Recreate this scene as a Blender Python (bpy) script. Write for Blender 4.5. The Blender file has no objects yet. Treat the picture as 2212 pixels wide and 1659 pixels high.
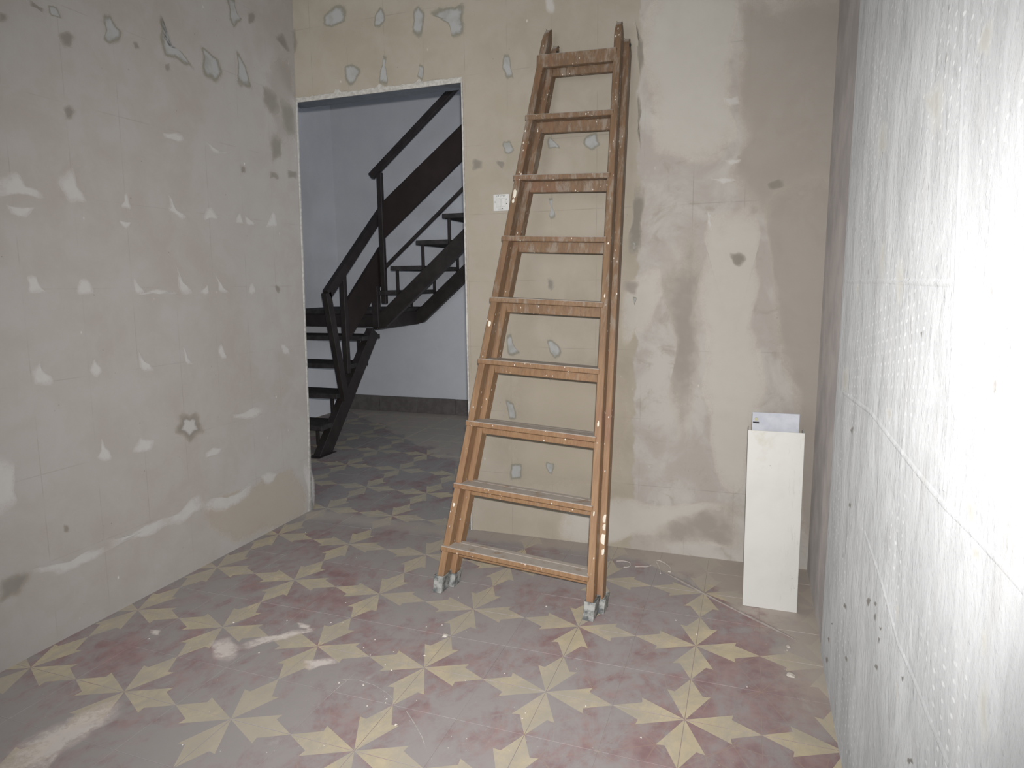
import bpy, bmesh, math, random
from mathutils import Vector, Matrix
random.seed(7)
SC = bpy.context.scene
COL = SC.collection

# ------------------------------------------------------------------ camera
W, H, F = 2212.0, 1659.0, 1437.9
CAM = Vector((2.1259, -1.3373, 1.1978))
RIGHT = Vector((0.9424, 0.3344, -0.0123)).normalized()
FWD = Vector((-0.3324, 0.9312, -0.1496)).normalized()
UP = RIGHT.cross(FWD).normalized()
cd = bpy.data.cameras.new('camera')
cam = bpy.data.objects.new('camera', cd)
COL.objects.link(cam)
cd.sensor_width = 36.0
cd.lens = F / W * 36.0
cd.clip_start = 0.02
cam.matrix_world = Matrix((
    (RIGHT.x, UP.x, -FWD.x, CAM.x), (RIGHT.y, UP.y, -FWD.y, CAM.y),
    (RIGHT.z, UP.z, -FWD.z, CAM.z), (0, 0, 0, 1)))
SC.camera = cam

# ------------------------------------------------------------------ world, lights, exposure
world = bpy.data.worlds.new('world')
SC.world = world
world.use_nodes = True
world.node_tree.nodes['Background'].inputs[0].default_value = (0.86, 0.93, 1.0, 1)
world.node_tree.nodes['Background'].inputs[1].default_value = 1.0


def lamp(name, kind, loc, power, col, size=0.1, rot=None, size_y=None):
    l = bpy.data.lights.new(name, kind)
    l.energy = power
    l.color = col
    o = bpy.data.objects.new(name, l)
    COL.objects.link(o)
    o.location = loc
    if kind == 'AREA':
        l.size = size
        if size_y:
            l.shape = 'RECTANGLE'
            l.size_y = size_y
    else:
        l.shadow_soft_size = size
    if rot:
        o.rotation_euler = rot
    return o


# the camera's own flash, just above the lens
fl_ = lamp('camera_flash', 'SPOT', CAM + RIGHT * 0.012 + UP * 0.048 - FWD * 0.01, 250, (1.0, 0.985, 0.985), 0.012)
fl_.rotation_euler = (Matrix.Rotation(math.radians(3), 4, 'Z') @ cam.matrix_world).to_euler()
fl_.data.spot_size = math.radians(106)
fl_.data.spot_blend = 1.0
# added unseen lamps: daylight fill from behind, and a stair-room fill tilted upward
lamp('rear_fill_light', 'AREA', (1.2, -3.3, 1.5), 27, (0.96, 0.985, 1.0), 1.6, (math.radians(90), 0, 0), 1.6)
lamp('stair_fill_light', 'AREA', (2.75, 2.5, 1.5), 29, (0.80, 0.90, 1.0), 1.0, (math.radians(122), 0, math.radians(58)), 1.2)
SC.view_settings.view_transform = 'Standard'
SC.view_settings.look = 'None'
SC.view_settings.exposure = 0.0
SC.view_settings.gamma = 1.0
SC.view_settings.use_curve_mapping = False


# ------------------------------------------------------------------ helpers
def ray(u, v):
    return RIGHT * ((u - W / 2) / F) + UP * ((H / 2 - v) / F) + FWD


def hit(u, v, n, d):
    """point of the plane n.x = d seen at a pixel of the photograph"""
    r = ray(u, v)
    return CAM + r * ((d - n.dot(CAM)) / n.dot(r))


def srgb(r, g, b):
    f = lambda c: (c / 255 / 12.92) if c / 255 <= 0.04045 else ((c / 255 + 0.055) / 1.055) ** 2.4
    return (f(r), f(g), f(b), 1)


def tag(o, label=None, cat=None, group=None, kind=None):
    if label: o['label'] = label
    if cat: o['category'] = cat
    if group: o['group'] = group
    if kind: o['kind'] = kind
    return o


def link(name, me, parent=None):
    o = bpy.data.objects.new(name, me)
    COL.objects.link(o)
    if parent: o.parent = parent
    return o


def empty(name, loc=(0, 0, 0)):
    o = bpy.data.objects.new(name, None)
    COL.objects.link(o)
    o.location = loc
    o.empty_display_size = 0.1
    return o


def mesh(name, vs, fs, mat=None, smooth=False):
    me = bpy.data.meshes.new(name)
    me.from_pydata([tuple(v) for v in vs], [], fs)
    if mat: me.materials.append(mat)
    if smooth:
        for p in me.polygons: p.use_smooth = True
    me.update()
    return me


class MB:
    def __init__(s):
        s.v = []; s.f = []

    def hexa(s, p):          # eight corners: bottom ring 4, top ring 4 (both counter-clockwise from above)
        b = len(s.v)
        s.v += [Vector(q) for q in p]
        s.f += [(b + 3, b + 2, b + 1, b), (b + 4, b + 5, b + 6, b + 7)]
        for i in range(4):
            j = (i + 1) % 4
            s.f.append((b + i, b + j, b + 4 + j, b + 4 + i))

    def box(s, a, c):
        (x0, y0, z0), (x1, y1, z1) = a, c
        s.hexa([(x0, y0, z0), (x1, y0, z0), (x1, y1, z0), (x0, y1, z0), (x0, y0, z1), (x1, y0, z1), (x1, y1, z1), (x0, y1, z1)])

    def bar(s, a, b, w, h, side):   # rectangular bar from a to b; w along 'side', h across
        a, b, side = Vector(a), Vector(b), Vector(side)
        d = (b - a).normalized()
        side = (side - d * side.dot(d)).normalized()
        t = side.cross(d).normalized()
        q = []
        for e in (a, b):
            q += [e - side * w / 2 - t * h / 2, e + side * w / 2 - t * h / 2, e + side * w / 2 + t * h / 2, e - side * w / 2 + t * h / 2]
        s.hexa(q)

    def tube(s, pts, r, n=8):
        pts = [Vector(p) for p in pts]
        b = len(s.v)
        for i, p in enumerate(pts):
            d = (pts[min(i + 1, len(pts) - 1)] - pts[max(i - 1, 0)]).normalized()
            x = d.orthogonal().normalized() if abs(d.z) > .99 else d.cross(Vector((0, 0, 1))).normalized()
            y = d.cross(x)
            for k in range(n):
                a = 2 * math.pi * k / n
                s.v.append(p + x * math.cos(a) * r + y * math.sin(a) * r)
        for i in range(len(pts) - 1):
            for k in range(n):
                k2 = (k + 1) % n
                s.f.append((b + i * n + k, b + i * n + k2, b + (i + 1) * n + k2, b + (i + 1) * n + k))
        s.f.append(tuple(b + k for k in range(n))[::-1])
        e = b + (len(pts) - 1) * n
        s.f.append(tuple(e + k for k in range(n)))

    def build(s, name, mat, parent=None, bevel=0.0, seg=1):
        me = mesh(name, s.v, s.f)
        bm = bmesh.new()
        bm.from_mesh(me)
        bmesh.ops.recalc_face_normals(bm, faces=bm.faces[:])
        if bevel:
            bmesh.ops.bevel(bm, geom=bm.edges[:], offset=bevel, segments=seg, affect='EDGES', profile=0.5)
        bm.to_mesh(me)
        bm.free()
        if mat: me.materials.append(mat)
        return link(name, me, parent)


# ------------------------------------------------------------------ node helper
class N:
    def __init__(s, name):
        s.m = bpy.data.materials.new(name)
        s.m.use_nodes = True
        s.t = s.m.node_tree
        s.b = s.t.nodes['Principled BSDF']
        s.b.inputs['Roughness'].default_value = 0.9
        s.b.inputs['Specular IOR Level'].default_value = 0.2
        s.pos = s.t.nodes.new('ShaderNodeNewGeometry').outputs['Position']

    def node(s, k, **kw):
        n = s.t.nodes.new(k)
        for a, v in kw.items(): setattr(n, a, v)
        return n

    def put(s, sock, v):
        if isinstance(v, bpy.types.NodeSocket): s.t.links.new(v, sock)
        else: sock.default_value = v

    def math(s, op, a, b=0.0, c=None, clamp=False):
        n = s.node('ShaderNodeMath', operation=op, use_clamp=clamp)
        s.put(n.inputs[0], a); s.put(n.inputs[1], b)
        if c is not None: s.put(n.inputs[2], c)
        return n.outputs[0]

    def scale(s, vec, k):
        n = s.node('ShaderNodeMapping')
        s.put(n.inputs['Vector'], vec)
        n.inputs['Scale'].default_value = k if isinstance(k, tuple) else (k, k, k)
        return n.outputs[0]

    def noise(s, vec, sc=5.0, det=4.0, rough=0.55, dist=0.0):
        n = s.node('ShaderNodeTexNoise')
        s.put(n.inputs['Vector'], vec)
        n.inputs['Scale'].default_value = sc
        n.inputs['Detail'].default_value = det
        n.inputs['Roughness'].default_value = rough
        n.inputs['Distortion'].default_value = dist
        return n.outputs['Fac']

    def voro(s, vec, sc):
        n = s.node('ShaderNodeTexVoronoi')
        s.put(n.inputs['Vector'], vec)
        n.inputs['Scale'].default_value = sc
        return n.outputs['Distance']

    def ramp(s, f, lo, hi):
        n = s.node('ShaderNodeMapRange', interpolation_type='SMOOTHSTEP')
        s.put(n.inputs[0], f)
        s.put(n.inputs[1], lo); s.put(n.inputs[2], hi)
        return n.outputs[0]

    def mix(s, f, a, b):
        n = s.node('ShaderNodeMix', data_type='RGBA')
        s.put(n.inputs[0], f); s.put(n.inputs[6], a); s.put(n.inputs[7], b)
        return n.outputs[2]

    def xyz(s, v=None):
        n = s.node('ShaderNodeSeparateXYZ')
        s.put(n.inputs[0], v or s.pos)
        return n.outputs

    def comb(s, x, y, z):
        n = s.node('ShaderNodeCombineXYZ')
        s.put(n.inputs[0], x); s.put(n.inputs[1], y); s.put(n.inputs[2], z)
        return n.outputs[0]

    def bump(s, h, st=0.3, d=0.002):
        n = s.node('ShaderNodeBump')
        n.inputs['Strength'].default_value = st
        n.inputs['Distance'].default_value = d
        s.put(n.inputs['Height'], h)
        s.t.links.new(n.outputs[0], s.b.inputs['Normal'])

    def color(s, c):
        s.put(s.b.inputs['Base Color'], c)
        return s.m


def rough_diffuse(n, r):
    if 'Diffuse Roughness' in n.b.inputs:
        n.b.inputs['Diffuse Roughness'].default_value = r


# ------------------------------------------------------------------ materials: setting
def wall_mat(name, cA, cB, cC, axis, cell, ghost=0.25, bump=0.25, other=None):
    n = N(name)
    X, Y, Z = n.xyz()
    hor = X if axis == 'x' else Y
    big = n.ramp(n.noise(n.pos, 2.2, 5, 0.6), 0.35, 0.65)
    mid = n.ramp(n.noise(n.pos, 7.0, 6, 0.65, 0.4), 0.35, 0.7)
    c = n.mix(big, cA, cB)
    c = n.mix(n.math('MULTIPLY', mid, 0.55), c, cC)
    if other:                      # the older, greyer render beyond the stripped tiles
        xb, oA, oB = other
        edge = n.math('ADD', X, n.math('MULTIPLY', n.math('SUBTRACT', n.noise(n.scale(n.pos, (1, 1, 1)), 9, 5, 0.6), 0.5), 0.09))
        f = n.ramp(edge, xb - 0.006, xb + 0.006)
        o = n.mix(n.ramp(n.noise(n.pos, 4.2, 8, 0.68, 0.6), 0.38, 0.62), oA, oB)
        o = n.mix(n.math('MULTIPLY', n.ramp(n.noise(n.pos, 9.0, 7, 0.7, 1.0), 0.52, 0.68), 0.5), o, srgb(160, 151, 140))
        c = n.mix(f, c, o)
    # faint ghost of the bedding joints left by the removed tiles
    br = n.node('ShaderNodeTexBrick')
    br.offset = 0.0
    n.put(br.inputs['Vector'], n.comb(n.math('ADD', hor, cell[2]), n.math('ADD', Z, cell[3]), 0.0))
    br.inputs['Scale'].default_value = 1.0
    br.inputs['Brick Width'].default_value = cell[0]
    br.inputs['Row Height'].default_value = cell[1]
    br.inputs['Mortar Size'].default_value = 0.0022
    br.inputs['Mortar Smooth'].default_value = 0.6
    g = n.math('MULTIPLY', br.outputs['Fac'], n.ramp(n.noise(n.pos, 6.0, 3), 0.4, 0.65))
    c = n.mix(n.math('MULTIPLY', g, ghost), c, srgb(120, 112, 102))
    pit = n.ramp(n.voro(n.pos, 26.0), 0.075, 0.045)
    pit = n.math('MULTIPLY', pit, n.ramp(n.noise(n.pos, 9.0, 2), 0.52, 0.6))
    c = n.mix(n.math('MULTIPLY', pit, 0.45), c, srgb(105, 98, 90))
    wh = n.ramp(n.voro(n.scale(n.pos, (1, 1, 0.6)), 14.0), 0.07, 0.03)
    wh = n.math('MULTIPLY', wh, n.ramp(n.noise(n.pos, 5.0, 2), 0.5, 0.6))
    c = n.mix(n.math('MULTIPLY', wh, 0.5), c, srgb(226, 222, 214))
    hh = n.math('ADD', n.noise(n.pos, 38, 6, 0.6), n.math('MULTIPLY', n.noise(n.pos, 5, 3), 1.5))
    n.bump(hh, bump, 0.004)
    rough_diffuse(n, 0.7)
    return n.color(c)


M = {}
M['wall_left'] = wall_mat('stripped plaster, pinkish grey', srgb(170, 166, 161), srgb(166, 159, 153), srgb(175, 172, 168), 'y', (0.2, 0.302, 0.06, 0.01), 0.20)
M['wall_back'] = wall_mat('stripped plaster, ochre', srgb(176, 168, 153), srgb(170, 162, 147), srgb(183, 176, 164), 'x', (0.2, 0.302, -0.09, 0.0), 0.28,
                          other=(1.665, srgb(190, 186, 179), srgb(178, 171, 163)))
M['stair_wall'] = wall_mat('smooth painted plaster, cold grey', srgb(222, 223, 226), srgb(218, 219, 223), srgb(226, 227, 230), 'x', (5, 5, 0, 0), 0.0, 0.08)


def right_wall():
    n = N('rough lime render, white grey')
    X, Y, Z = n.xyz()
    P = n.comb(0.0, Y, Z)
    st = n.noise(n.scale(P, (1, 1.8, 0.9)), 4.0, 8, 0.72, 0.5)
    c = n.mix(n.ramp(st, 0.35, 0.65), srgb(156, 157, 157), srgb(172, 173, 173))
    c = n.mix(n.math('MULTIPLY', n.ramp(n.noise(n.scale(P, (1, 3, 1.2)), 4.0, 5, 0.6), 0.55, 0.75), 0.55), c, srgb(156, 154, 150))
    pit = n.math('MULTIPLY', n.ramp(n.voro(n.scale(P, (1, 1, 0.7)), 16.0), 0.11, 0.06), n.ramp(n.noise(P, 4.0, 3), 0.5, 0.6))
    # rows of small keying marks pressed into the render
    wob = n.math('MULTIPLY', n.noise(P, 7.0, 3), 6.0)
    sy = n.math('SINE', n.math('ADD', n.math('MULTIPLY', Y, 150.0), wob))
    sz = n.math('SINE', n.math('ADD', n.math('MULTIPLY', Z, 270.0), n.math('MULTIPLY', Y, 40.0)))
    dots = n.ramp(n.math('ADD', sy, sz), 1.45, 1.9)
    key = n.math('MULTIPLY', dots, n.ramp(n.noise(P, 2.5, 3), 0.42, 0.6))
    dash = n.math('MULTIPLY', dots, n.ramp(n.noise(P, 3.2, 4), 0.46, 0.60))
    c = n.mix(n.math('MULTIPLY', dash, 0.26), c, srgb(232, 232, 230))
    c = n.mix(n.math('MULTIPLY', pit, 0.6), c, srgb(120, 114, 106))
    h = n.math('ADD', n.math('MULTIPLY', n.noise(n.scale(P, (1, 1.6, 1)), 30, 6, 0.65), 1.0), n.math('MULTIPLY', key, 0.12))
    h = n.math('ADD', h, n.math('MULTIPLY', n.noise(n.scale(P, (1, 1.4, 0.8)), 7, 8, 0.6, 0.8), 2.2))
    n.bump(h, 0.32, 0.008)
    rough_diffuse(n, 1.0)
    return n.color(c)


M['wall_right'] = right_wall()


def plain(name, c, c2=None, rough=0.8, bump=0.15, sc=20.0, spec=0.25, metal=0.0):
    n = N(name)
    n.b.inputs['Roughness'].default_value = rough
    n.b.inputs['Specular IOR Level'].default_value = spec
    n.b.inputs['Metallic'].default_value = metal
    col = n.mix(n.ramp(n.noise(n.pos, sc, 5, 0.6), 0.35, 0.65), c, c2 or c)
    if bump: n.bump(n.noise(n.pos, sc * 4, 4), bump, 0.002)
    return n.color(col)


M['ceiling'] = plain('old ceiling plaster', srgb(205, 202, 196), srgb(190, 186, 180))
M['edge_plaster'] = plain('fresh white plaster edge', srgb(206, 203, 197), srgb(180, 177, 171), 0.9, 0.4, 60)
M['cement'] = plain('darker grey corner strip', srgb(146, 140, 136), srgb(132, 127, 124), 0.9, 0.1, 6)
rd_ = M['cement'].node_tree.nodes['Principled BSDF'].inputs.get('Diffuse Roughness')
if rd_: rd_.default_value = 1.0
M['soffit'] = plain('smooth blue grey cement', srgb(118, 124, 132), srgb(110, 116, 124), 0.8, 0.05)  # darker and bluer than the wall: the underside's shade put into its colour
M['grout'] = plain('grout dust', srgb(206, 192, 180), srgb(188, 175, 165))
M['skirting'] = plain('dark stone skirting', srgb(108, 102, 100), srgb(120, 114, 112), 0.6, 0.05)


def tile_mats():
    out = []
    for kind in ('red', 'yellow'):
        n = N('cement tile, ' + kind)
        n.b.inputs['Specular IOR Level'].default_value = 0.3
        X, Y, Z = n.xyz()
        if kind == 'red':
            c = n.mix(n.ramp(n.noise(n.pos, 14, 5, 0.6), 0.3, 0.7), srgb(172, 147, 145), srgb(150, 123, 124))
            # hairlines inlaid in the red field, in the tile's own coordinates (unit: one star spacing)
            uv = n.node('ShaderNodeUVMap').outputs[0]
            u, v, _ = n.xyz(uv)
            p = n.math('MAXIMUM', u, v)
            q = n.math('MINIMUM', u, v)

            def line(ax, ay, bx, by, w=0.0028):
                L = math.hypot(bx - ax, by - ay)
                nx, ny = -(by - ay) / L, (bx - ax) / L
                d = n.math('ABSOLUTE', n.math('ADD', n.math('ADD', n.math('MULTIPLY', p, nx), n.math('MULTIPLY', q, ny)), -(nx * ax + ny * ay)))
                return n.ramp(d, w * 1.8, w * 0.6)
            m = line(.5, .5, .315, .155)
            for a in ((.5, 0, .25, .25), (.315, .155, .25, .25), (.315, .155, .5, .2)):
                m = n.math('MAXIMUM', m, line(*a))
            m = n.math('MAXIMUM', m, n.ramp(n.math('ABSOLUTE', n.math('SUBTRACT', p, q)), 0.003, 0.001))
            m = n.math('MULTIPLY', m, n.ramp(n.math('ADD', n.noise(n.pos, 6, 3), n.math('MULTIPLY', n.math('SUBTRACT', X, 1.2), 0.08)), 0.38, 0.58))
            c = n.mix(n.math('MULTIPLY', m, 0.85), c, srgb(172, 146, 134))
        else:
            c = n.mix(n.ramp(n.noise(n.pos, 11, 6, 0.65), 0.3, 0.7), srgb(216, 202, 172), srgb(200, 188, 160))
        # plaster dust trodden over the floor
        d1 = n.noise(n.pos, 1.9, 7, 0.68, 0.6)
        d2 = n.noise(n.scale(n.pos, (1.0, 0.55, 1)), 9.0, 6, 0.7, 0.8)
        far = n.ramp(n.math('SUBTRACT', X, n.math('MULTIPLY', Y, 0.25)), 1.35, 2.0)
        d3 = n.noise(n.scale(n.pos, (1.0, 0.8, 1)), 26.0, 5, 0.7, 0.5)
        dust = n.math('ADD', n.math('MULTIPLY', d1, 1.1), n.math('ADD', n.math('MULTIPLY', d2, 0.8), n.math('MULTIPLY', d3, 0.45)))
        dust = n.math('SUBTRACT', dust, n.math('MULTIPLY', far, 0.13))
        dust = n.ramp(dust, 0.92, 1.26)
        lim = 0.9 if kind == 'red' else 0.5
        c = n.mix(n.math('MULTIPLY', dust, lim), c, srgb(168, 164, 162))
        pale = n.math('MULTIPLY', n.ramp(n.noise(n.scale(n.pos, (1, .6, 1)), 5.5, 8, 0.75, 1.2), 0.60, 0.72), n.ramp(d3, 0.42, 0.6))
        c = n.mix(n.math('MULTIPLY', pale, 0.45), c, srgb(196, 189, 182))
        # thicker mortar dirt beyond the ridge, in the back right corner and along the right wall
        side = n.math('ADD', n.math('MULTIPLY', n.math('SUBTRACT', X, 1.8227), 0.6375), n.math('MULTIPLY', n.math('SUBTRACT', Y, 1.345), 0.7704))
        wob = n.math('MULTIPLY', n.math('SUBTRACT', n.noise(n.pos, 8, 5, 0.6), 0.5), 0.30)
        k1 = n.math('MULTIPLY', n.ramp(side, 0.0, 0.012), n.ramp(n.math('ADD', n.noise(n.pos, 6, 6, 0.65), n.math('MULTIPLY', side, 1.6)), 0.42, 0.62))
        k2 = n.ramp(n.math('ADD', X, wob), 2.2, 2.34)
        k2 = n.math('MULTIPLY', k2, n.ramp(Y, 0.35, 0.8))
        k3 = n.ramp(n.math('ADD', n.math('ABSOLUTE', n.math('SUBTRACT', Y, 1.5)), n.math('MULTIPLY', wob, 0.5)), 0.10, 0.02)
        k = n.math('MAXIMUM', k1, n.math('MAXIMUM', k2, n.math('MULTIPLY', k3, 0.8)))
        c = n.mix(n.math('MULTIPLY', k, 0.85), c, srgb(192, 183, 173))
        sp = n.math('MULTIPLY', n.ramp(n.voro(n.pos, 24), 0.075, 0.04), n.ramp(n.noise(n.pos, 3, 3), 0.5, 0.6))
        c = n.mix(n.math('MULTIPLY', sp, 0.6), c, srgb(205, 198, 188))
        n.put(n.b.inputs['Roughness'], n.math('ADD', 0.55, n.math('MULTIPLY', dust, 0.4)))
        n.bump(n.noise(n.pos, 90, 4), 0.12, 0.001)
        out.append(n.color(c))
    return out


M['tile_red'], M['tile_yellow'] = tile_mats()


UNDER = {'b': srgb(179, 172, 161), 'l': srgb(170, 165, 160), 'r': srgb(180, 180, 179), 'f': srgb(158, 142, 138)}
PM = {}


def patch_mat(name, cin, cedge, soft=0.25, amount=1.0, ns=45, na=0.9, under='b'):
    """a stain or scar in the plaster, feathered at its rim"""
    n = N(name)
    a = n.node('ShaderNodeAttribute', attribute_name='inner').outputs['Fac']
    f = n.math('ADD', a, n.math('MULTIPLY', n.math('SUBTRACT', n.noise(n.pos, ns, 6, 0.68), 0.5), na))
    c = n.mix(n.ramp(f, 0.45, 0.85), cedge, cin)
    c = n.mix(n.math('MULTIPLY', n.ramp(n.noise(n.pos, 18, 4), 0.45, 0.7), 0.4), c, cedge)
    alpha = n.math('MULTIPLY', n.ramp(f, 0.30 - soft, 0.30 + soft), amount)
    alpha = n.math('MULTIPLY', alpha, n.ramp(a, 0.0, 0.45))
    n.put(n.b.inputs['Alpha'], alpha)
    # a half-transparent film also takes light from the plaster under it: give that share back
    add = n.node('ShaderNodeMix', data_type='RGBA', blend_type='ADD')
    n.put(add.inputs[0], n.math('SUBTRACT', 1.0, alpha)); n.put(add.inputs[6], c); n.put(add.inputs[7], UNDER[under])
    c = add.outputs[2]
    n.bump(n.noise(n.pos, 60, 4), 0.3, 0.003)
    rough_diffuse(n, 0.7)
    return n.color(c)


PM['g'] = ('grey mortar scar with dark rim', srgb(180, 182, 182), srgb(138, 136, 123), 0.28, 0.85, 30, 1.0)
PM['w'] = ('pale mortar scar', srgb(208, 209, 208), srgb(198, 197, 195), 0.35, 0.5)
PM['d'] = ('damp dark stain', srgb(138, 133, 124), srgb(150, 145, 135), 0.40, 0.78, 30, 1.2)
PM['l'] = ('light skim plaster zone', srgb(200, 198, 192), srgb(196, 193, 187), 0.35, 0.6, 16, 1.4)
PM['b'] = ('brownish worn render zone', srgb(162, 155, 147), srgb(165, 158, 150), 0.6, 0.6, 10, 1.8)
PM['o'] = ('ochre worn plaster zone', srgb(172, 163, 146), srgb(168, 159, 143), 0.35, 0.5, 14, 1.2)
PM['s'] = ('faint damp cloud', srgb(154, 147, 139), srgb(160, 153, 145), 0.7, 0.7, 9, 2.2)
PM['r'] = ('olive stain on white render', srgb(168, 166, 148), srgb(190, 188, 176), 0.6, 0.4, 20, 1.4)
PM['f'] = ('pale plaster smear', srgb(206, 201, 194), srgb(188, 182, 176), 0.6, 0.6, 40, 2.2)
M['p_scr'] = plain('scratch', srgb(196, 190, 184), srgb(170, 164, 160), 0.9, 0, 60)
PM['k'] = ('dark pit', srgb(98, 94, 88), srgb(122, 118, 110), 0.2, 0.8)



def pm(kind, under):
    key = 'p_' + kind + '_' + under
    if key not in M:
        nm, c1, c2 = PM[kind][:3]
        k = {'l': 0.86, 'r': 0.9, 'b': 0.93}.get(under, 1.0)
        M[key] = patch_mat(nm, *[tuple(x * k for x in c[:3]) + (1,) for c in (c1, c2)], *PM[kind][3:], under=under)
    return M[key]


# ------------------------------------------------------------------ room shell
ZC = 3.0
LW = lambda z: -0.065 + 0.026 * z          # the left wall leans a little
mb = MB()
mb.hexa([(-0.2, -3.4, -0.06), (LW(-0.06), -3.4, -0.06), (LW(-0.06), 1.555, -0.06), (-0.2, 1.555, -0.06),
         (-0.2, -3.4, ZC), (LW(ZC), -3.4, ZC), (LW(ZC), 1.555, ZC), (-0.2, 1.555, ZC)])
wall_left = tag(mb.build('wall_left', M['wall_left']), kind='structure')

DX, DZ, TH = 0.877, 2.088, 0.105
vs = []
prof = [(DX, -0.06), (2.55, -0.06), (2.55, ZC), (-0.06, ZC), (-0.06, DZ), (DX, DZ)]
for y in (1.55, 1.55 + TH): vs += [(x, y, z) for x, z in prof]
fs = [(0, 1, 2, 5), (5, 2, 3, 4), (11, 8, 7, 6), (10, 9, 8, 11)] + [(i, (i + 1) % 6, 6 + (i + 1) % 6, 6 + i) for i in range(6)]
me = mesh('wall_back', vs, fs, M['wall_back'])
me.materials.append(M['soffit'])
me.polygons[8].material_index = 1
bm = bmesh.new(); bm.from_mesh(me); bmesh.ops.recalc_face_normals(bm, faces=bm.faces[:]); bm.to_mesh(me); bm.free()
wall_back = tag(link('wall_back', me), kind='structure')
# the partition goes on to the left behind the left wall, inside the stair room
mb = MB(); mb.box((-1.85, 1.556, -0.06), (-0.185, 1.55 + TH, ZC))
wall_part = tag(mb.build('wall_partition', M['stair_wall']), kind='structure')

# right wall: thick near slab with a rounded arris, then set back before the corner
mb = MB()
ring = [(2.60, -3.4), (2.385, -3.4), (2.385, 0.86), (2.386, 0.90), (2.389, 0.925), (2.396, 0.935), (2.60, 0.935)]
nr = len(ring)
vs = [(x, y, -0.06) for x, y in ring] + [(x, y, ZC) for x, y in ring]
fs = [tuple(range(nr)), tuple(range(2 * nr - 1, nr - 1, -1))] + [(i, (i + 1) % nr, nr + (i + 1) % nr, nr + i) for i in range(nr)]
me = mesh('wall_right', vs, fs, M['wall_right'])
bm = bmesh.new(); bm.from_mesh(me); bmesh.ops.recalc_face_normals(bm, faces=bm.faces[:]); bm.to_mesh(me); bm.free()
wall_right = tag(link('wall_right', me), kind='structure')

# darker grey strip that fills the corner, with two trowelled ridges
mb = MB()
ring = [(2.60, 0.936), (2.396, 0.936), (2.391, 0.95), (2.3905, 1.09), (2.3897, 1.105), (2.3902, 1.14), (2.392, 1.30), (2.393, 1.60), (2.60, 1.60)]
nr = len(ring)
vs = [(x, y, -0.06) for x, y in ring] + [(x, y, ZC) for x, y in ring]
fs = [tuple(range(nr)), tuple(range(2 * nr - 1, nr - 1, -1))] + [(i, (i + 1) % nr, nr + (i + 1) % nr, nr + i) for i in range(nr)]
me = mesh('trim_2', vs, fs, M['cement'])
bm = bmesh.new(); bm.from_mesh(me); bmesh.ops.recalc_face_normals(bm, faces=bm.faces[:]); bm.to_mesh(me); bm.free()
tag(link('trim_2', me), kind='structure')

# wall behind the photographer, with an opening added to let ambient light in
mb = MB()
mb.box((-0.2, -3.5, -0.06), (0.4, -3.4, ZC)); mb.box((2.0, -3.5, -0.06), (2.6, -3.4, ZC))
mb.box((0.4, -3.5, -0.06), (2.0, -3.4, 0.7)); mb.box((0.4, -3.5, 2.3), (2.0, -3.4, ZC))
tag(mb.build('wall_front', M['wall_left']), kind='structure')
mb = MB(); mb.box((-0.2, -3.5, ZC), (2.6, 1.6, ZC + 0.1))
tag(mb.build('ceiling', M['ceiling']), kind='structure')

# stair room shell (lit by the added fill lamp)
ZS = 4.8
for nm, a, c in (('wall_far', (-1.85, 4.19, -0.06), (3.0, 4.3, ZS)), ('wall_stair_left', (-1.85, 1.66, -0.06), (-1.597, 4.19, ZS)),
                 ('wall_stair_right', (2.9, 1.66, -0.06), (3.0, 4.19, ZS)), ('wall_upper', (-1.85, 1.55, ZC + 0.1), (3.0, 1.65, ZS)),
                 ('wall_stair_side', (2.6, 1.56, -0.06), (3.0, 1.66, ZC + 0.1))):
    mb = MB(); mb.box(a, c)
    tag(mb.build(nm, M['stair_wall']), kind='structure')
mb = MB(); mb.box((-1.85, 1.55, ZS), (3.0, 4.3, ZS + 0.1))
tag(mb.build('ceiling_stair', M['stair_wall']), kind='structure')

# skirting in the stair room: one stone strip per 0.4 m
base = tag(empty('baseboard_far', (0, 4.19, 0)), kind='structure')
x = -1.597
while x < 2.8:
    mb = MB(); mb.box((x + 0.001, -0.014, 0.0), (x + 0.398, 0.0, 0.147 + random.uniform(-.001, .001)))
    mb.build('skirting_piece', M['skirting'], base, 0.002)
    x += 0.4

# plastered edges of the doorway
trim = tag(empty('trim_1', (0, 1.55, 0)), kind='structure')
for nm, quad in (('door_edge', [(DX - 0.004, 0), (DX + 0.004, 0), (DX + 0.004, DZ), (DX - 0.004, DZ)]),):
    mb = MB(); mb.box((DX - 0.005, -0.006, 0), (DX + 0.003, 0.008, DZ)); mb.build(nm, M['edge_plaster'], trim, 0.001)
vs = []; n_ = 60
rnd = random.Random(3)
for i in range(n_ + 1):
    x = -0.02 + (DX + 0.02) * i / n_
    top = DZ + 0.022 + rnd.uniform(-.003, .003)
    for c0 in (0.225, 0.46, 0.665):
        top += 0.022 * math.exp(-((x - c0) / 0.012) ** 2)
    vs += [(x, -0.0015, DZ - 0.001), (x, -0.0016, top - 0.002), (x, 0.0002, top), (x, 0.004, DZ - 0.001)]
fs = []
for i in range(n_):
    for k in range(3):
        a = i * 4 + k
        fs.append((a, a + 4, a + 5, a + 1))
    fs.append((i * 4 + 3, i * 4, i * 4 + 4, i * 4 + 7))
link('lintel_edge', mesh('lintel_edge', vs, fs, M['edge_plaster']), trim)
vs = []; fs = []
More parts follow.
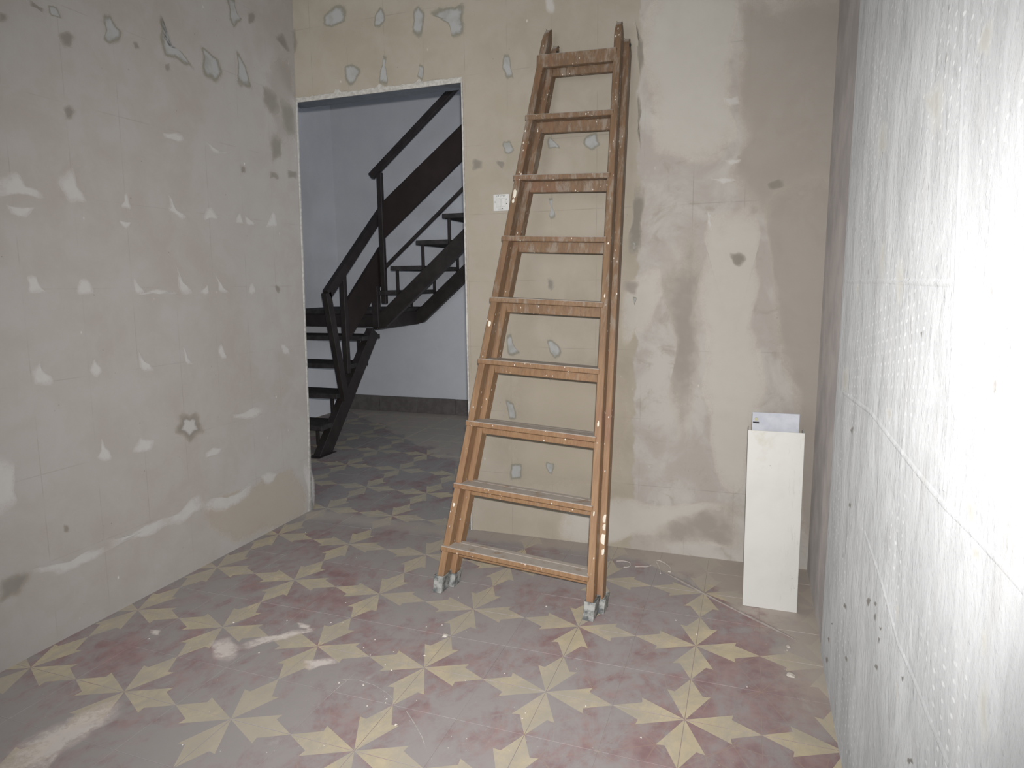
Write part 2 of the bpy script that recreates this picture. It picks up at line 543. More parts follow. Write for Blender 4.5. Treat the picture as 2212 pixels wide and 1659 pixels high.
for i in range(41):
    z = DZ * i / 40
    w = 0.004 + 0.02 * max(0, 1 - z / 0.5) * rnd.uniform(.7, 1.1) + (0.012 if i == 0 else 0)
    xx = LW(z)
    vs += [(xx + 0.001, -w, z), (xx + 0.007, 0.004, z), (xx - 0.004, 0.009, z)]
    if i:
        a = (i - 1) * 3
        fs += [(a, a + 1, a + 4, a + 3), (a + 1, a + 2, a + 5, a + 4)]
link('jamb_edge', mesh('jamb_edge', vs, fs, M['edge_plaster'], True), trim)

# ------------------------------------------------------------------ floor and its tiles
mb = MB(); mb.box((-1.85, -3.5, -0.06), (3.0, 4.3, -0.0016))
floor = tag(mb.build('floor', M['grout']), kind='structure')
T = 0.2


def tile_geo():
    g, e = 0.0004, 0.0005
    A, B = g, T - g
    top = [(A + e, A + e), (.126, .062), (.1225, .040), (B - e, A + e), (B - e, B - e), (A + e, B - e), (.040, .1225), (.062, .126)]
    vs = [(x, y, 0.0) for x, y in top]
    # top: star petals and red field
    fs = [((0, 3, 2, 1), 1), ((0, 7, 6, 5), 1), ((0, 1, 4, 7), 0), ((1, 2, 3, 4), 0), ((7, 4, 5, 6), 0)]
    lo = [(A, A), (B, A), (B, B), (A, B)]
    vs += [(x, y, -0.0005) for x, y in lo] + [(x, y, -0.0025) for x, y in lo]
    c = [0, 3, 4, 5]
    for i in range(4):
        j = (i + 1) % 4
        fs.append(((8 + i, 8 + j, c[j], c[i]), 0))
        fs.append(((12 + i, 12 + j, 8 + j, 8 + i), 0))
    return vs, fs


TV, TF = tile_geo()


def tile_mesh(name, places):
    """places: list of (x, y, quarter turns, dz, tilt)"""
    vs, fs, mi, uvs = [], [], [], []
    for (x, y, k, dz) in places:
        b = len(vs)
        for (px, py, pz) in TV:
            a, c = px - T / 2, py - T / 2
            for _ in range(k): a, c = -c, a
            vs.append((x + a, y + c, pz + dz))
        for f, m in TF:
            fs.append(tuple(b + i for i in f)); mi.append(m)
            uvs += [(TV[i][0] / 0.4, TV[i][1] / 0.4) for i in f]
    me = mesh(name, vs, fs)
    me.materials.append(M['tile_red']); me.materials.append(M['tile_yellow'])
    me.polygons.foreach_set('material_index', mi)
    lay = me.uv_layers.new(name='UVMap')
    lay.data.foreach_set('uv', [c for p in uvs for c in p])
    me.update()
    return me


TM = [tile_mesh('floor_tile', [(0, 0, k, 0)]) for k in range(4)]
# a star sits where x and y are multiples of 0.4; each tile turns its star corner to it
cells = []
for i in range(-9, 15):
    for j in range(-17, 21):
        cx, cy = (i + .5) * T, (j + .5) * T
        r1 = (i >= 0 or (i == -1)) and cx < 2.42 and cy < 1.62
        r2 = cy > 1.6 and -1.76 < cx < 2.9
        if not (r1 or r2): continue
        # quarter turns: star corner bottom-left 0, bottom-right 1, top-right 2, top-left 3
        ex, ey = i % 2 == 0, j % 2 == 0
        k = 0 if (ex and ey) else 1 if (not ex and ey) else 2 if (not ex and not ey) else 3
        d = Vector((cx, cy, 0)) - CAM
        u = W / 2 + F * d.dot(RIGHT) / max(d.dot(FWD), .01)
        v = H / 2 - F * d.dot(UP) / max(d.dot(FWD), .01)
        seen = d.dot(FWD) > 0.2 and -60 < u < W + 60 and v < H + 90
        if seen and r2:      # only what shows through the doorway
            t = (1.6 - CAM.y) / d.y
            seen = -0.25 < CAM.x + d.x * t < DX + 0.1
        cells.append((seen, d.length, cx, cy, k))
cells.sort(key=lambda c: (not c[0], c[1]))
rest = []
for n_, (seen, dist, cx, cy, k) in enumerate(cells):
    dz = random.Random(n_).uniform(-0.0005, 0.0003)
    if seen and n_ < 298:
        o = link('floor_tile', TM[k], floor)
        o.location = (cx, cy, dz)
    else:
        rest.append((cx, cy, k, dz))
tag(link('outlying_floor_tiles', tile_mesh('outlying_floor_tiles', rest), floor), kind='stuff')
print('tiles', len(cells) - len(rest), 'rest', len(rest))

# long ridge of mortar across the back right corner
a, b = Vector((1.8227, 1.345, 0)), Vector((2.3129, 0.9393, 0))
d = (b - a).normalized(); s = Vector((-d.y, d.x, 0))
vs, fs = [], []
for i in range(49):
    t = i / 48
    p = a.lerp(b, t) + s * 0.004 * math.sin(7 * t + 1)
    w = 0.007 * (0.75 + 0.25 * math.sin(9 * t)) * min(1, 6 * t + .3, 6 * (1 - t) + .3)
    h = 0.0045 * min(1, 5 * t + .2, 5 * (1 - t) + .2)
    vs += [p - s * w - Vector((0, 0, .002)), p - s * w * .5 + Vector((0, 0, h)), p + s * w * .4 + Vector((0, 0, h * .9)), p + s * w * 1.3 - Vector((0, 0, .002))]
    if i:
        q = (i - 1) * 4
        fs += [(q + k, q + 4 + k, q + 5 + k, q + 1 + k) for k in range(3)]
link('mortar_ridge', mesh('mortar_ridge', vs, fs, plain('mortar ridge', srgb(176, 168, 162), srgb(160, 150, 144), 0.9, 0.4, 50), True), floor)


# ------------------------------------------------------------------ scars and stains on the walls
def patch(parent, name, px, n, d, mat, lift, inset=0.5, jit=0.12, seed=0):
    r = random.Random(seed)
    P = [hit(u, v, n, d) for u, v in px]
    for it in range(3):            # break up the outline
        Q = []
        for i in range(len(P)):
            a, b = P[i], P[(i + 1) % len(P)]
            L = (b - a).length
            t = (b - a).normalized().cross(n) * r.uniform(-jit, jit) * L * 0.6
            if it == 0: Q += [a, (a + b) / 2 + t]
            else: Q += [a * .75 + b * .25 + t * .5, a * .25 + b * .75 + t * .5]
        P = Q
    c = sum(P, Vector()) / len(P)
    k = len(P)
    # feathered rim: fixed width for the big zones, proportional for the small scars
    mid = [p.lerp(c, min(.6, inset / max((p - c).length, 1e-4)) if inset < .3 else inset) for p in P]
    vs = [c] + mid + [c + (p - c) * 1.2 if inset >= .3 else p.lerp(c, -.05) for p in P]
    vs = [v + n * lift for v in vs]
    fs = []
    for i in range(k):
        j = (i + 1) % k
        fs += [(0, 1 + i, 1 + j), (1 + i, 1 + k + i, 1 + k + j, 1 + j)]
    me = mesh(name, vs, fs, mat)
    if me.polygons[0].normal.dot(n) < 0: me.flip_normals()
    at = me.attributes.new('inner', 'FLOAT', 'POINT')
    at.data.foreach_set('value', [1.0] * (1 + k) + [0.0] * k)
    return link(name, me, parent)


NB, DB = Vector((0, -1, 0)), -1.55
q_ = 1 / math.sqrt(1 + 0.026 ** 2)
NL = Vector((q_, 0, -0.026 * q_)); DL = -0.065 * q_
NR, DR = Vector((-1, 0, 0)), -2.385
INS = {'g': .55, 'd': .75, 'w': .7, 's': .9, 'r': .85, 'k': .7}
zones = [
    ('l', [(1395, -20), (1605, -20), (1595, 90), (1590, 200), (1600, 300), (1560, 350), (1480, 360), (1400, 340), (1392, 200)]),
    ('b', [(1606, -20), (1900, -20), (1890, 420), (1650, 490), (1645, 470), (1560, 380), (1602, 300), (1592, 200), (1598, 90)]),
    ('b', [(1645, 420), (1890, 380), (1860, 900), (1840, 1260), (1745, 1200), (1715, 900), (1660, 700)]),
    ('l', [(1530, 460), (1600, 440), (1640, 470), (1642, 640), (1625, 700), (1650, 760), (1640, 900), (1605, 1060), (1565, 1060), (1530, 950), (1505, 850), (1515, 700), (1525, 560)]),
    ('s', [(1440, 560), (1500, 480), (1520, 560), (1512, 700), (1500, 840), (1470, 960), (1440, 860), (1455, 700)]),
    ('l', [(1345, 600), (1420, 560), (1440, 640), (1400, 720), (1345, 760)]),
    ('l', [(1200, 1075), (1370, 1070), (1480, 1090), (1600, 1100), (1600, 1190), (1360, 1160), (1200, 1160)]),
    ('o', [(1100, 790), (1365, 795), (1370, 930), (1366, 1058), (1230, 1062), (1100, 1055)]),
    ('s', [(1500, 1110), (1600, 1090), (1605, 1205), (1400, 1175), (1420, 1130)]),
]
for i, (m, px) in enumerate(zones):
    patch(wall_back, 'plaster_zone', px, NB, DB, pm(m, 'b'), 0.0004 + 0.0001 * i, .85 if m == 's' else 0.11, 0.25, 100 + i)
back = [
    ('g', [(697, 38), (745, 12), (748, 45), (725, 58), (697, 52)]), ('g', [(806, 55), (822, 12), (833, 30), (822, 62)]),
    ('g', [(893, 18), (905, 10), (918, 28), (910, 85), (888, 68)]), ('g', [(925, 28), (965, 15), (1002, 2), (1002, 78), (975, 82), (966, 50)]),
    ('g', [(742, 142), (760, 138), (782, 158), (758, 190)]), ('g', [(826, 116), (837, 122), (840, 184), (818, 184)]),
    ('g', [(904, 138), (916, 142), (912, 178), (900, 168)]), ('g', [(1088, 118), (1100, 116), (1112, 172), (1093, 172)]),
    ('g', [(1083, 310), (1105, 302), (1112, 326), (1090, 334)]), ('g', [(1186, 292), (1200, 308), (1212, 324), (1184, 324)]),
    ('g', [(1260, 302), (1290, 283), (1298, 315), (1280, 328), (1262, 314)]), ('g', [(1183, 428), (1196, 426), (1201, 472), (1187, 474)]),
    ('g', [(1094, 722), (1106, 720), (1127, 762), (1105, 772), (1095, 750)]), ('g', [(1180, 732), (1195, 735), (1214, 760), (1200, 777), (1186, 760)]),
    ('g', [(1092, 862), (1108, 868), (1117, 905), (1099, 908)]), ('g', [(1184, 790), (1196, 798), (1190, 828)]),
    ('g', [(1101, 1000), (1128, 998), (1131, 1036), (1103, 1040)]), ('g', [(1180, 995), (1199, 1000), (1192, 1026), (1179, 1010)]),
    ('d', [(1020, 343), (1040, 345), (1043, 365), (1021, 372)]), ('d', [(1072, 343), (1091, 350), (1085, 370)]),
    ('w', [(1180, -8), (1196, -8), (1196, 32), (1182, 26)]), ('d', [(1180, 600), (1196, 602), (1194, 630), (1182, 622)]),
    ('d', [(1576, 545), (1600, 543), (1613, 563), (1596, 578), (1580, 562)]), ('d', [(1653, 397), (1692, 383), (1697, 405), (1660, 414)]),
    ('d', [(1370, 398), (1386, 400), (1384, 480), (1372, 560), (1358, 552), (1368, 470)]), ('d', [(1372, 30), (1390, 90), (1384, 180), (1376, 120)]),
    ('d', [(1375, 190), (1388, 250), (1384, 330), (1374, 280)]),
   
   
    ('s', [(1345, 600), (1385, 610), (1375, 640), (1345, 630)]),
    ('w', [(1560, 210), (1595, 205), (1600, 225), (1570, 228)]), ('w', [(1560, 345), (1602, 342), (1598, 352), (1575, 358)]),
    ('w', [(1530, 385), (1570, 382), (1600, 395), (1560, 402)]), ('w', [(1525, 455), (1540, 450), (1538, 500), (1528, 490)]),
    ('d', [(632, 60), (640, 60), (640, 120), (632, 115)]),
    ('g', [(1366, 640), (1376, 642), (1372, 662)]), ('g', [(1365, 520), (1374, 524), (1370, 545)]),
]
for i, (m, px) in enumerate(back):
    patch(wall_back, 'mortar_scar', px, NB, DB, pm(m, 'b'), 0.0016 + 0.00004 * i, INS[m], 0.3, 200 + i)
left = [
    ('w', [(-10, 388), (35, 368), (55, 405), (97, 425), (90, 432), (-10, 428)]), ('w', [(122, 395), (155, 358), (192, 434), (155, 442)]),
    ('w', [(258, 448), (270, 412), (284, 454)]), ('w', [(362, 420), (375, 446), (404, 467), (390, 474), (362, 457)]),
    ('w', [(438, 477), (455, 446), (472, 476)]), ('w', [(508, 482), (519, 458), (526, 484)]), ('w', [(528, 463), (552, 487), (533, 487)]),
    ('w', [(572, 491), (589, 453), (600, 491)]), ('w', [(56, 598), (80, 596), (102, 631), (62, 633)]), ('w', [(163, 632), (180, 598), (205, 633)]),
    ('w', [(288, 598), (300, 618), (314, 633), (292, 633)]), ('w', [(383, 572), (392, 608), (417, 633), (388, 633)]),
    ('w', [(431, 633), (448, 612), (453, 633)]), ('w', [(463, 592), (480, 618), (497, 633), (470, 630)]), ('w', [(536, 633), (544, 610), (552, 632)]),
    ('d', [(594, 612), (606, 625), (600, 637)]), ('w', [(70, 833), (84, 776), (101, 808), (117, 829)]), ('w', [(193, 800), (203, 773), (222, 800), (208, 817)]),
    ('w', [(298, 752), (312, 783), (333, 800), (307, 802)]), ('w', [(393, 742), (402, 768), (420, 789), (400, 787)]),
    ('w', [(470, 755), (478, 740), (492, 773), (478, 777)]), ('w', [(606, 743), (615, 743), (626, 766), (612, 766)]),
    ('w', [(208, 987), (218, 942), (236, 973), (242, 991), (214, 993)]), ('w', [(283, 977), (300, 943), (332, 948), (327, 972)]),
    ('w', [(300, 632), (380, 628), (382, 636), (300, 637)]), ('w', [(500, 895), (560, 880), (570, 890), (505, 905)]),
    ('w', [(350, 285), (400, 300), (380, 306), (355, 298)]), ('w', [(440, 300), (455, 315), (495, 328), (460, 330)]),
    ('w', [(10, 440), (80, 448), (60, 470), (20, 462)]), ('w', [(255, 475), (285, 480), (270, 495)]),
    ('d', [(60, -5), (95, 18), (92, 30), (62, 14)]), ('d', [(-8, 20), (14, 28), (17, 44), (-8, 50)]), ('g', [(100, 10), (125, 20), (132, 42), (105, 32)]),
    ('d', [(122, 72), (145, 64), (163, 80), (156, 100), (130, 98)]), ('g', [(222, 28), (236, 28), (246, 50), (264, 70), (255, 90), (234, 98), (220, 84), (226, 58)]),
    ('d', [(284, 90), (296, 90), (302, 106), (289, 106)]), ('g', [(342, 38), (351, 36), (354, 80), (372, 105), (395, 114), (420, 152), (398, 142), (350, 122), (344, 90)]),
    ('g', [(432, 98), (446, 108), (471, 124), (481, 167), (438, 168)]), ('g', [(507, 104), (521, 125), (547, 192), (511, 186)]),
    ('g', [(489, -5), (508, -5), (511, 28), (523, 42), (505, 64), (494, 40)]), ('d', [(532, 28), (551, 26), (549, 50), (535, 52)]),
    ('d', [(590, 74), (611, 68), (630, 115), (600, 92)]), ('d', [(563, 178), (602, 206), (606, 250), (580, 246), (565, 218)]),
    ('d', [(584, 288), (611, 300), (609, 342), (585, 356)]), ('d', [(580, 368), (602, 374), (601, 390), (581, 387)]), ('d', [(619, 364), (640, 367), (640, 390), (621, 387)]),
    ('d', [(600, 202), (638, 222), (640, 300), (622, 302), (606, 262)]), ('d', [(134, 230), (150, 224), (163, 240), (158, 260), (140, 259)]),
    ('d', [(354, 136), (366, 134), (368, 152), (357, 154)]), ('d', [(518, 358), (530, 360), (530, 374), (520, 374)]),
    ('w', [(70, 1228), (185, 1188), (225, 1178), (235, 1190), (200, 1210), (125, 1250), (75, 1237)]), ('w', [(232, 1164), (330, 1128), (360, 1116), (365, 1134), (300, 1166), (240, 1188)]),
    ('w', [(352, 1120), (400, 1094), (426, 1066), (438, 1098), (405, 1122), (365, 1136)]), ('w', [(436, 1090), (490, 1074), (520, 1062), (545, 1040), (540, 1070), (500, 1096), (440, 1104)]),
    ('d', [(-10, 1262), (60, 1232), (68, 1240), (34, 1290), (-10, 1310)]), ('w', [(-10, 990), (30, 1000), (40, 1080), (-10, 1120)]),
    ('d', [(135, 1132), (146, 1134), (148, 1150), (137, 1150)]), ('w', [(560, 1030), (600, 1022), (590, 1040), (570, 1044)]),
    ('w', [(655, 1000), (668, 1010), (680, 1092), (668, 1080)]), ('w', [(440, 980), (480, 968), (470, 982), (445, 990)]),
]
patch(wall_left, 'plaster_zone', [(430, 1100), (545, 1048), (562, 1030), (640, 1005), (655, 1040), (668, 1105), (560, 1158), (500, 1184), (470, 1160)], NL, DL, pm('o', 'l'), 0.0005, 0.1, 0.2, 31)
patch(wall_left, 'plaster_zone', [(565, 130), (636, 120), (640, 320), (600, 330), (575, 240)], NL, DL, pm('b', 'l'), 0.0006, 0.1, 0.2, 32)
for i, (m, px) in enumerate(left):
    patch(wall_left, 'mortar_scar', px, NL, DL, pm(m, 'l'), 0.001 + 0.00003 * i, INS[m], 0.3, 300 + i)
for rr, m, lf in ((29, 'd', 0.0032), (15, 'w', 0.0035)):
    px = [(408 + rr * (1 + .22 * math.sin(5 * a)) * math.cos(a), 921 + rr * 1.05 * (1 + .22 * math.sin(5 * a)) * math.sin(a)) for a in [k * math.pi / 8 for k in range(16)]]
    patch(wall_left, 'ring_stain', px, NL, DL, pm(m, 'l'), lf, 0.45, 0.1, 500 + rr)
rightp = [
    ('r', [(1992, 195), (2012, 180), (2042, 172), (2036, 292), (2014, 302), (2003, 235)]), ('r', [(2120, 60), (2150, 40), (2140, 130), (2110, 120)]),
    ('k', [(1871, 1297), (1878, 1290), (1884, 1300), (1876, 1312)]), ('k', [(1888, 1302), (1896, 1304), (1892, 1310)]), ('k', [(1833, 1092), (1840, 1090), (1838, 1102)]),
    ('k', [(1888, 1330), (1894, 1328), (1892, 1345)]), ('k', [(1899, 1352), (1906, 1356), (1902, 1362)]), ('k', [(1898, 1376), (1904, 1378), (1900, 1394)]),
    ('k', [(1889, 1438), (1899, 1440), (1896, 1452)]), ('k', [(1948, 1460), (1954, 1462), (1951, 1474)]), ('k', [(1960, 1640), (1972, 1636), (1976, 1652), (1966, 1655)]),
    ('k', [(1836, 925), (1846, 920), (1842, 945)]), ('k', [(1795, 1345), (1800, 1343), (1799, 1352)]), ('k', [(1788, 1380), (1793, 1378), (1792, 1392)]),
    ('k', [(1784, 1420), (1790, 1424), (1787, 1436)]), ('k', [(1822, 1310), (1830, 1308), (1828, 1318)]), ('k', [(1826, 1420), (1832, 1424), (1829, 1432)]),
    ('k', [(1990, 716), (1995, 714), (1993, 730)]), ('r', [(1822, 790), (1836, 795), (1832, 850), (1820, 845)]), ('r', [(1915, 880), (1930, 878), (1926, 910)]),
    ('r', [(2100, 1180), (2125, 1190), (2118, 1215), (2102, 1205)]), ('r', [(2120, 1360), (2138, 1355), (2136, 1420), (2122, 1415)]), ('r', [(2118, 1480), (2140, 1470), (2145, 1600), (2120, 1610)]),
    ('r', [(2090, 1085), (2112, 1090), (2108, 1140), (2094, 1120)]), ('r', [(1936, 1310), (1944, 1308), (1942, 1350)]), ('r', [(1935, 1470), (1943, 1468), (1940, 1530)]),
    ('r', [(1940, 560), (1955, 555), (1950, 660), (1938, 650)]), ('r', [(1905, 520), (1915, 515), (1912, 610), (1903, 600)]),
    ('r', [(1850, 610), (1858, 606), (1854, 660)]), ('r', [(1895, 300), (1920, 260), (1918, 330), (1900, 350)]),
]
for i, (m, px) in enumerate(rightp):
    patch(wall_right, 'render_mark', px, NR, DR, pm(m, 'r'), 0.0008 + 0.00003 * i, INS[m], 0.3, 600 + i)


def seam(parent, px, n, d, w, mat, name, h=0.0015):
    """low ridge of mortar running over a wall"""
    P = [hit(u, v, n, d) for u, v in px]
    vs, fs = [], []
    for i, p in enumerate(P):
        t = (P[min(i + 1, len(P) - 1)] - P[max(i - 1, 0)]).normalized()
        s_ = t.cross(n).normalized()
        vs += [p - s_ * w, p + n * h, p + s_ * w]
        if i:
            a = (i - 1) * 3
            fs += [(a, a + 3, a + 4, a + 1), (a + 1, a + 4, a + 5, a + 2)]
    me = mesh(name, vs, fs, mat, True)
    if me.polygons[0].normal.dot(n) < 0: me.flip_normals()
    return link(name, me, parent)


for px in ([(1822, 848), (1880, 890), (1930, 955), (1985, 1025), (2040, 1092), (2100, 1150), (2160, 1215), (2212, 1275)],
           [(1830, 608), (1900, 607), (1980, 609), (2060, 612)],
           [(1868, 1150), (1905, 1260), (1940, 1390), (1975, 1470), (2010, 1560), (2050, 1655)],
           [(2085, 0), (2075, 300), (2062, 700), (2040, 1060)]):
    seam(wall_right, px, NR, DR, 0.006, M['wall_right'], 'render_seam', 0.002)

# plaster smeared and scraped over the tiles
NFL = Vector((0, 0, 1))
for i, px in enumerate(([(455, 1385), (500, 1375), (520, 1398), (492, 1432), (462, 1422)], [(520, 1392), (600, 1372), (640, 1360), (680, 1356), (676, 1366), (600, 1384), (540, 1404)],
                        [(655, 1425), (720, 1420), (735, 1432), (690, 1440), (665, 1450)], [(-40, 1680), (120, 1568), (240, 1512), (262, 1530), (180, 1600), (90, 1680)],
                        [(640, 1345), (672, 1350), (668, 1362), (645, 1358)], [(325, 1360), (350, 1362), (345, 1372), (330, 1372)])):
    patch(floor, 'plaster_smear', px, NFL, 0.0, pm('f', 'f'), 0.0006 + 0.0001 * i, .75, 0.3, 800 + i)
for px in ([(740, 1468), (775, 1469), (810, 1480), (835, 1496), (852, 1512)], [(878, 1536), (895, 1562), (912, 1592), (922, 1622)], [(765, 1456), (725, 1490), (700, 1512)]):
    seam(floor, px, NFL, 0.0, 0.0014, M['p_scr'], 'scratch', 0.0004)

# ------------------------------------------------------------------ materials: objects


def wood_mat():
    n = N('varnished pine, paint spattered')
    n.b.inputs['Roughness'].default_value = 0.5
    n.b.inputs['Specular IOR Level'].default_value = 0.35
    tc = n.node('ShaderNodeTexCoord').outputs['Object']
    geo = n.node('ShaderNodeNewGeometry')
    X, Y, Z = n.xyz(tc)
    g = n.noise(n.scale(tc, (16, 16, 1.3)), 6, 5, 0.6)
    c = n.mix(n.ramp(g, 0.3, 0.7), srgb(160, 128, 96), srgb(142, 110, 82))
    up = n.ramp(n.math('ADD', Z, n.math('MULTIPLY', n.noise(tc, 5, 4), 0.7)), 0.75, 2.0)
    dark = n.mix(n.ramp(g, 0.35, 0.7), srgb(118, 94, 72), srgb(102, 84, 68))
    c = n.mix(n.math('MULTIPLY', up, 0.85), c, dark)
    red = n.ramp(n.noise(tc, 3.5, 4, 0.6), 0.5, 0.68)
    c = n.mix(n.math('MULTIPLY', red, 0.5), c, srgb(132, 92, 74))
    # grey plaster smears, denser toward the top and on edges
    sm = n.ramp(n.math('ADD', n.noise(n.scale(tc, (3, 3, 0.8)), 11, 7, 0.72), n.math('MULTIPLY', up, 0.10)), 0.57, 0.72)
    c = n.mix(n.math('MULTIPLY', sm, 0.55), c, srgb(152, 144, 132))
    # drips of white paint
    sp = n.ramp(n.voro(n.scale(tc, (1, 1, 0.5)), 75), 0.20, 0.13)
    sp = n.math('MULTIPLY', sp, n.ramp(n.noise(tc, 16, 3), 0.52, 0.60))
    c = n.mix(sp, c, srgb(232, 226, 214))
    # dust settled on every surface that faces up
    nz = n.xyz(geo.outputs['Normal'])[2]
    du = n.math('MULTIPLY', n.ramp(nz, 0.45, 0.8), n.ramp(n.noise(tc, 22, 5, 0.6), 0.15, 0.5))
    c = n.mix(n.math('MULTIPLY', du, 0.9), c, srgb(186, 180, 172))
    n.bump(g, 0.15, 0.002)
    return n.color(c)


M['wood'] = wood_mat()
M['rubber'] = plain('dusty rubber', srgb(96, 100, 100), srgb(172, 172, 168), 0.9, 0.3, 38)
M['paint_drop'] = plain('cream paint drop', srgb(236, 228, 212), srgb(226, 218, 200), 0.5, 0)
M['steel'] = plain('dark brown painted steel', srgb(50, 44, 43), srgb(60, 53, 52), 0.5, 0.1, 12, 0.4)
M['steel2'] = plain('dark red brown board', srgb(50, 42, 40), srgb(58, 47, 45), 0.6, 0.05, 8, 0.3)
M['tread'] = plain('dusty dark tread', srgb(56, 53, 52), srgb(72, 69, 68), 0.75, 0.1, 22, 0.3)


def casing_mat():
    n = N('white enamel, scuffed')
    n.b.inputs['Roughness'].default_value = 0.45
    n.b.inputs['Specular IOR Level'].default_value = 0.35
    tc = n.node('ShaderNodeTexCoord').outputs['Object']
    X, Y, Z = n.xyz(tc)
    c = n.mix(n.ramp(n.noise(tc, 5, 4), 0.4, 0.7), srgb(212, 211, 206), srgb(205, 204, 198))
    yel = n.math('MULTIPLY', n.ramp(n.noise(tc, 9, 4, 0.6), 0.5, 0.7), n.ramp(Z, 0.45, 0.66))
    c = n.mix(n.math('MULTIPLY', yel, 0.7), c, srgb(190, 182, 160))
    sc = n.math('MULTIPLY', n.ramp(n.noise(n.scale(tc, (9, 1, 1.2)), 10, 6, 0.75), 0.54, 0.68), n.ramp(X, 0.0, 0.08))
    c = n.mix(n.math('MULTIPLY', sc, 0.5), c, srgb(170, 168, 162))
    pt = n.math('MULTIPLY', n.ramp(n.voro(tc, 30), 0.07, 0.03), n.ramp(n.noise(tc, 7, 2), 0.5, 0.56))
    c = n.mix(n.math('MULTIPLY', pt, 0.7), c, srgb(90, 86, 80))
    return n.color(c)


M['casing'] = casing_mat()
M['zinc'] = plain('grey zinc sheet', srgb(196, 198, 204), srgb(180, 182, 190), 0.5, 0.05, 14, 0.4)
M['plate'] = plain('white plastic', srgb(218, 218, 214), srgb(206, 206, 202), 0.45, 0.05)
M['dark'] = plain('dark slot', srgb(58, 56, 54), None, 0.8, 0)
M['print'] = plain('grey print', srgb(140, 140, 138), None, 0.8, 0)
M['crumb'] = plain('plaster crumb', srgb(226, 220, 210), srgb(200, 192, 182), 0.95, 0.2)
M['string'] = plain('white plastic string', srgb(214, 208, 200), srgb(196, 190, 182), 0.6, 0)

# ------------------------------------------------------------------ the ladder (leans back on the wall)
U3 = Vector((0.9970, -0.0618, -0.0466)).normalized()
D3 = Vector((0.0605, 0.2457, 0.9675)).normalized()
Y3 = D3.cross(U3).normalized()                 # away from the viewer
O3 = Vector((1.303, 0.8629, 0.0))
lad = empty('wooden_ladder')
lad.matrix_world = Matrix(((U3.x, Y3.x, D3.x, O3.x), (U3.y, Y3.y, D3.y, O3.y), (U3.z, Y3.z, D3.z, O3.z), (0, 0, 0, 1)))
tag(lad, 'folded double wooden ladder, brown and paint spattered, leaning on the stained wall', 'ladder')
HW = lambda t: 0.308 - 0.0684 * t
S0, ST = 0.1691, 0.2508
TOP = S0 + 8 * ST
RW = 0.027


def tfloor(x, y, h=0.0):        # local z at which (x, y) of the ladder meets height h above the floor
    return (h - x * U3.z - y * Y3.z) / D3.z


def rail(sgn, y0, y1, shift, ztop, name, lift=0.004):
    """one side rail: from the floor to a rounded tip"""
    zs = [None, 0.08] + [0.08 + (ztop - 0.06 - 0.08) * i / 6 for i in range(1, 7)]
    vs, fs = [], []

    def ring(z, fy0, fy1, sx=1.0, first=False):
        zz = 0.05 if first else z
        c0 = -HW(zz) if sgn < 0 else HW(zz) - 0.006 * max(0, zz / TOP)
        xa, xb = c0 + shift, c0 + shift + RW
        xm = (xa + xb) / 2
        xa, xb = xm + (xa - xm) * sx, xm + (xb - xm) * sx
        for (x, y) in ((xa, fy0), (xb, fy0), (xb, fy1), (xa, fy1)):
            vs.append(Vector((x, y, tfloor(x, y, lift) if first else z)))
    ring(0, y0, y1, 1, True)
    for z in zs[1:]: ring(z, y0, y1)
    ym, hy = (y0 + y1) / 2, (y1 - y0) / 2
    for a in (20, 40, 60, 78, 88):
        r = math.radians(a)
        ring(ztop - 0.06 + 0.06 * math.sin(r), ym - hy * math.cos(r), ym + hy * math.cos(r), 1 - 0.25 * math.sin(r))
    k = len(vs) // 4
    for i in range(k - 1):
        for q in range(4):
            q2 = (q + 1) % 4
            fs.append((i * 4 + q, i * 4 + q2, i * 4 + 4 + q2, i * 4 + 4 + q))
    fs += [(3, 2, 1, 0), tuple((k - 1) * 4 + q for q in range(4))]
    m = MB(); m.v = vs; m.f = fs
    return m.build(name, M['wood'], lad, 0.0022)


FY0, FY1, BY0, BY1 = 0.006, 0.058, 0.064, 0.114
SH = 0.02
rail(-1, FY0, FY1, 0, TOP + 0.122, 'front_rail')
rail(1, FY0, FY1, 0, TOP + 0.122, 'front_rail')
rail(-1, BY0, BY1, SH, TOP + 0.085, 'rear_rail')
rail(1, BY0, BY1, SH, TOP + 0.085, 'rear_rail')
tb = math.asin(Y3.z * -1)        # lean
hb = Vector((0, math.cos(tb), math.sin(tb)))   # horizontal, away, in ladder coordinates
vb = Vector((0, -math.sin(tb), math.cos(tb)))
for k in range(9):
    t = S0 + k * ST
    w = HW(t)
    last = k == 8
    # front tread: level board notched into the rails
    m = MB()
    th = 0.05 if last else 0.021
    a0, a1 = -w - 0.004, w + 0.008
    o = Vector((0, -0.003, t))
    q = []
    for dz in (-th, 0):
        for (x, y) in ((a0, 0), (a1, 0), (a1 if not last else a1, 0.058 if not last else 0.03), (a0, 0.058 if not last else 0.03)):
            q.append(Vector((x, 0, 0)) + o + hb * y + vb * dz)
    m.hexa(q)
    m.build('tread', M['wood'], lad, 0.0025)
    # rear board of the second frame, set on edge
    m = MB()
    q = []
    hgt = 0.062 if not last else 0.07
    for dz in (-hgt, -0.002):
        for (x, y) in ((-w + RW + SH - 0.004, 0.064), (w + SH + 0.002, 0.064), (w + SH + 0.002, 0.088), (-w + RW + SH - 0.004, 0.088)):
            q.append(Vector((x, 0, 0)) + o + hb * y + vb * dz)
    m.hexa(q)
    m.build('rear_rung', M['wood'], lad, 0.002)

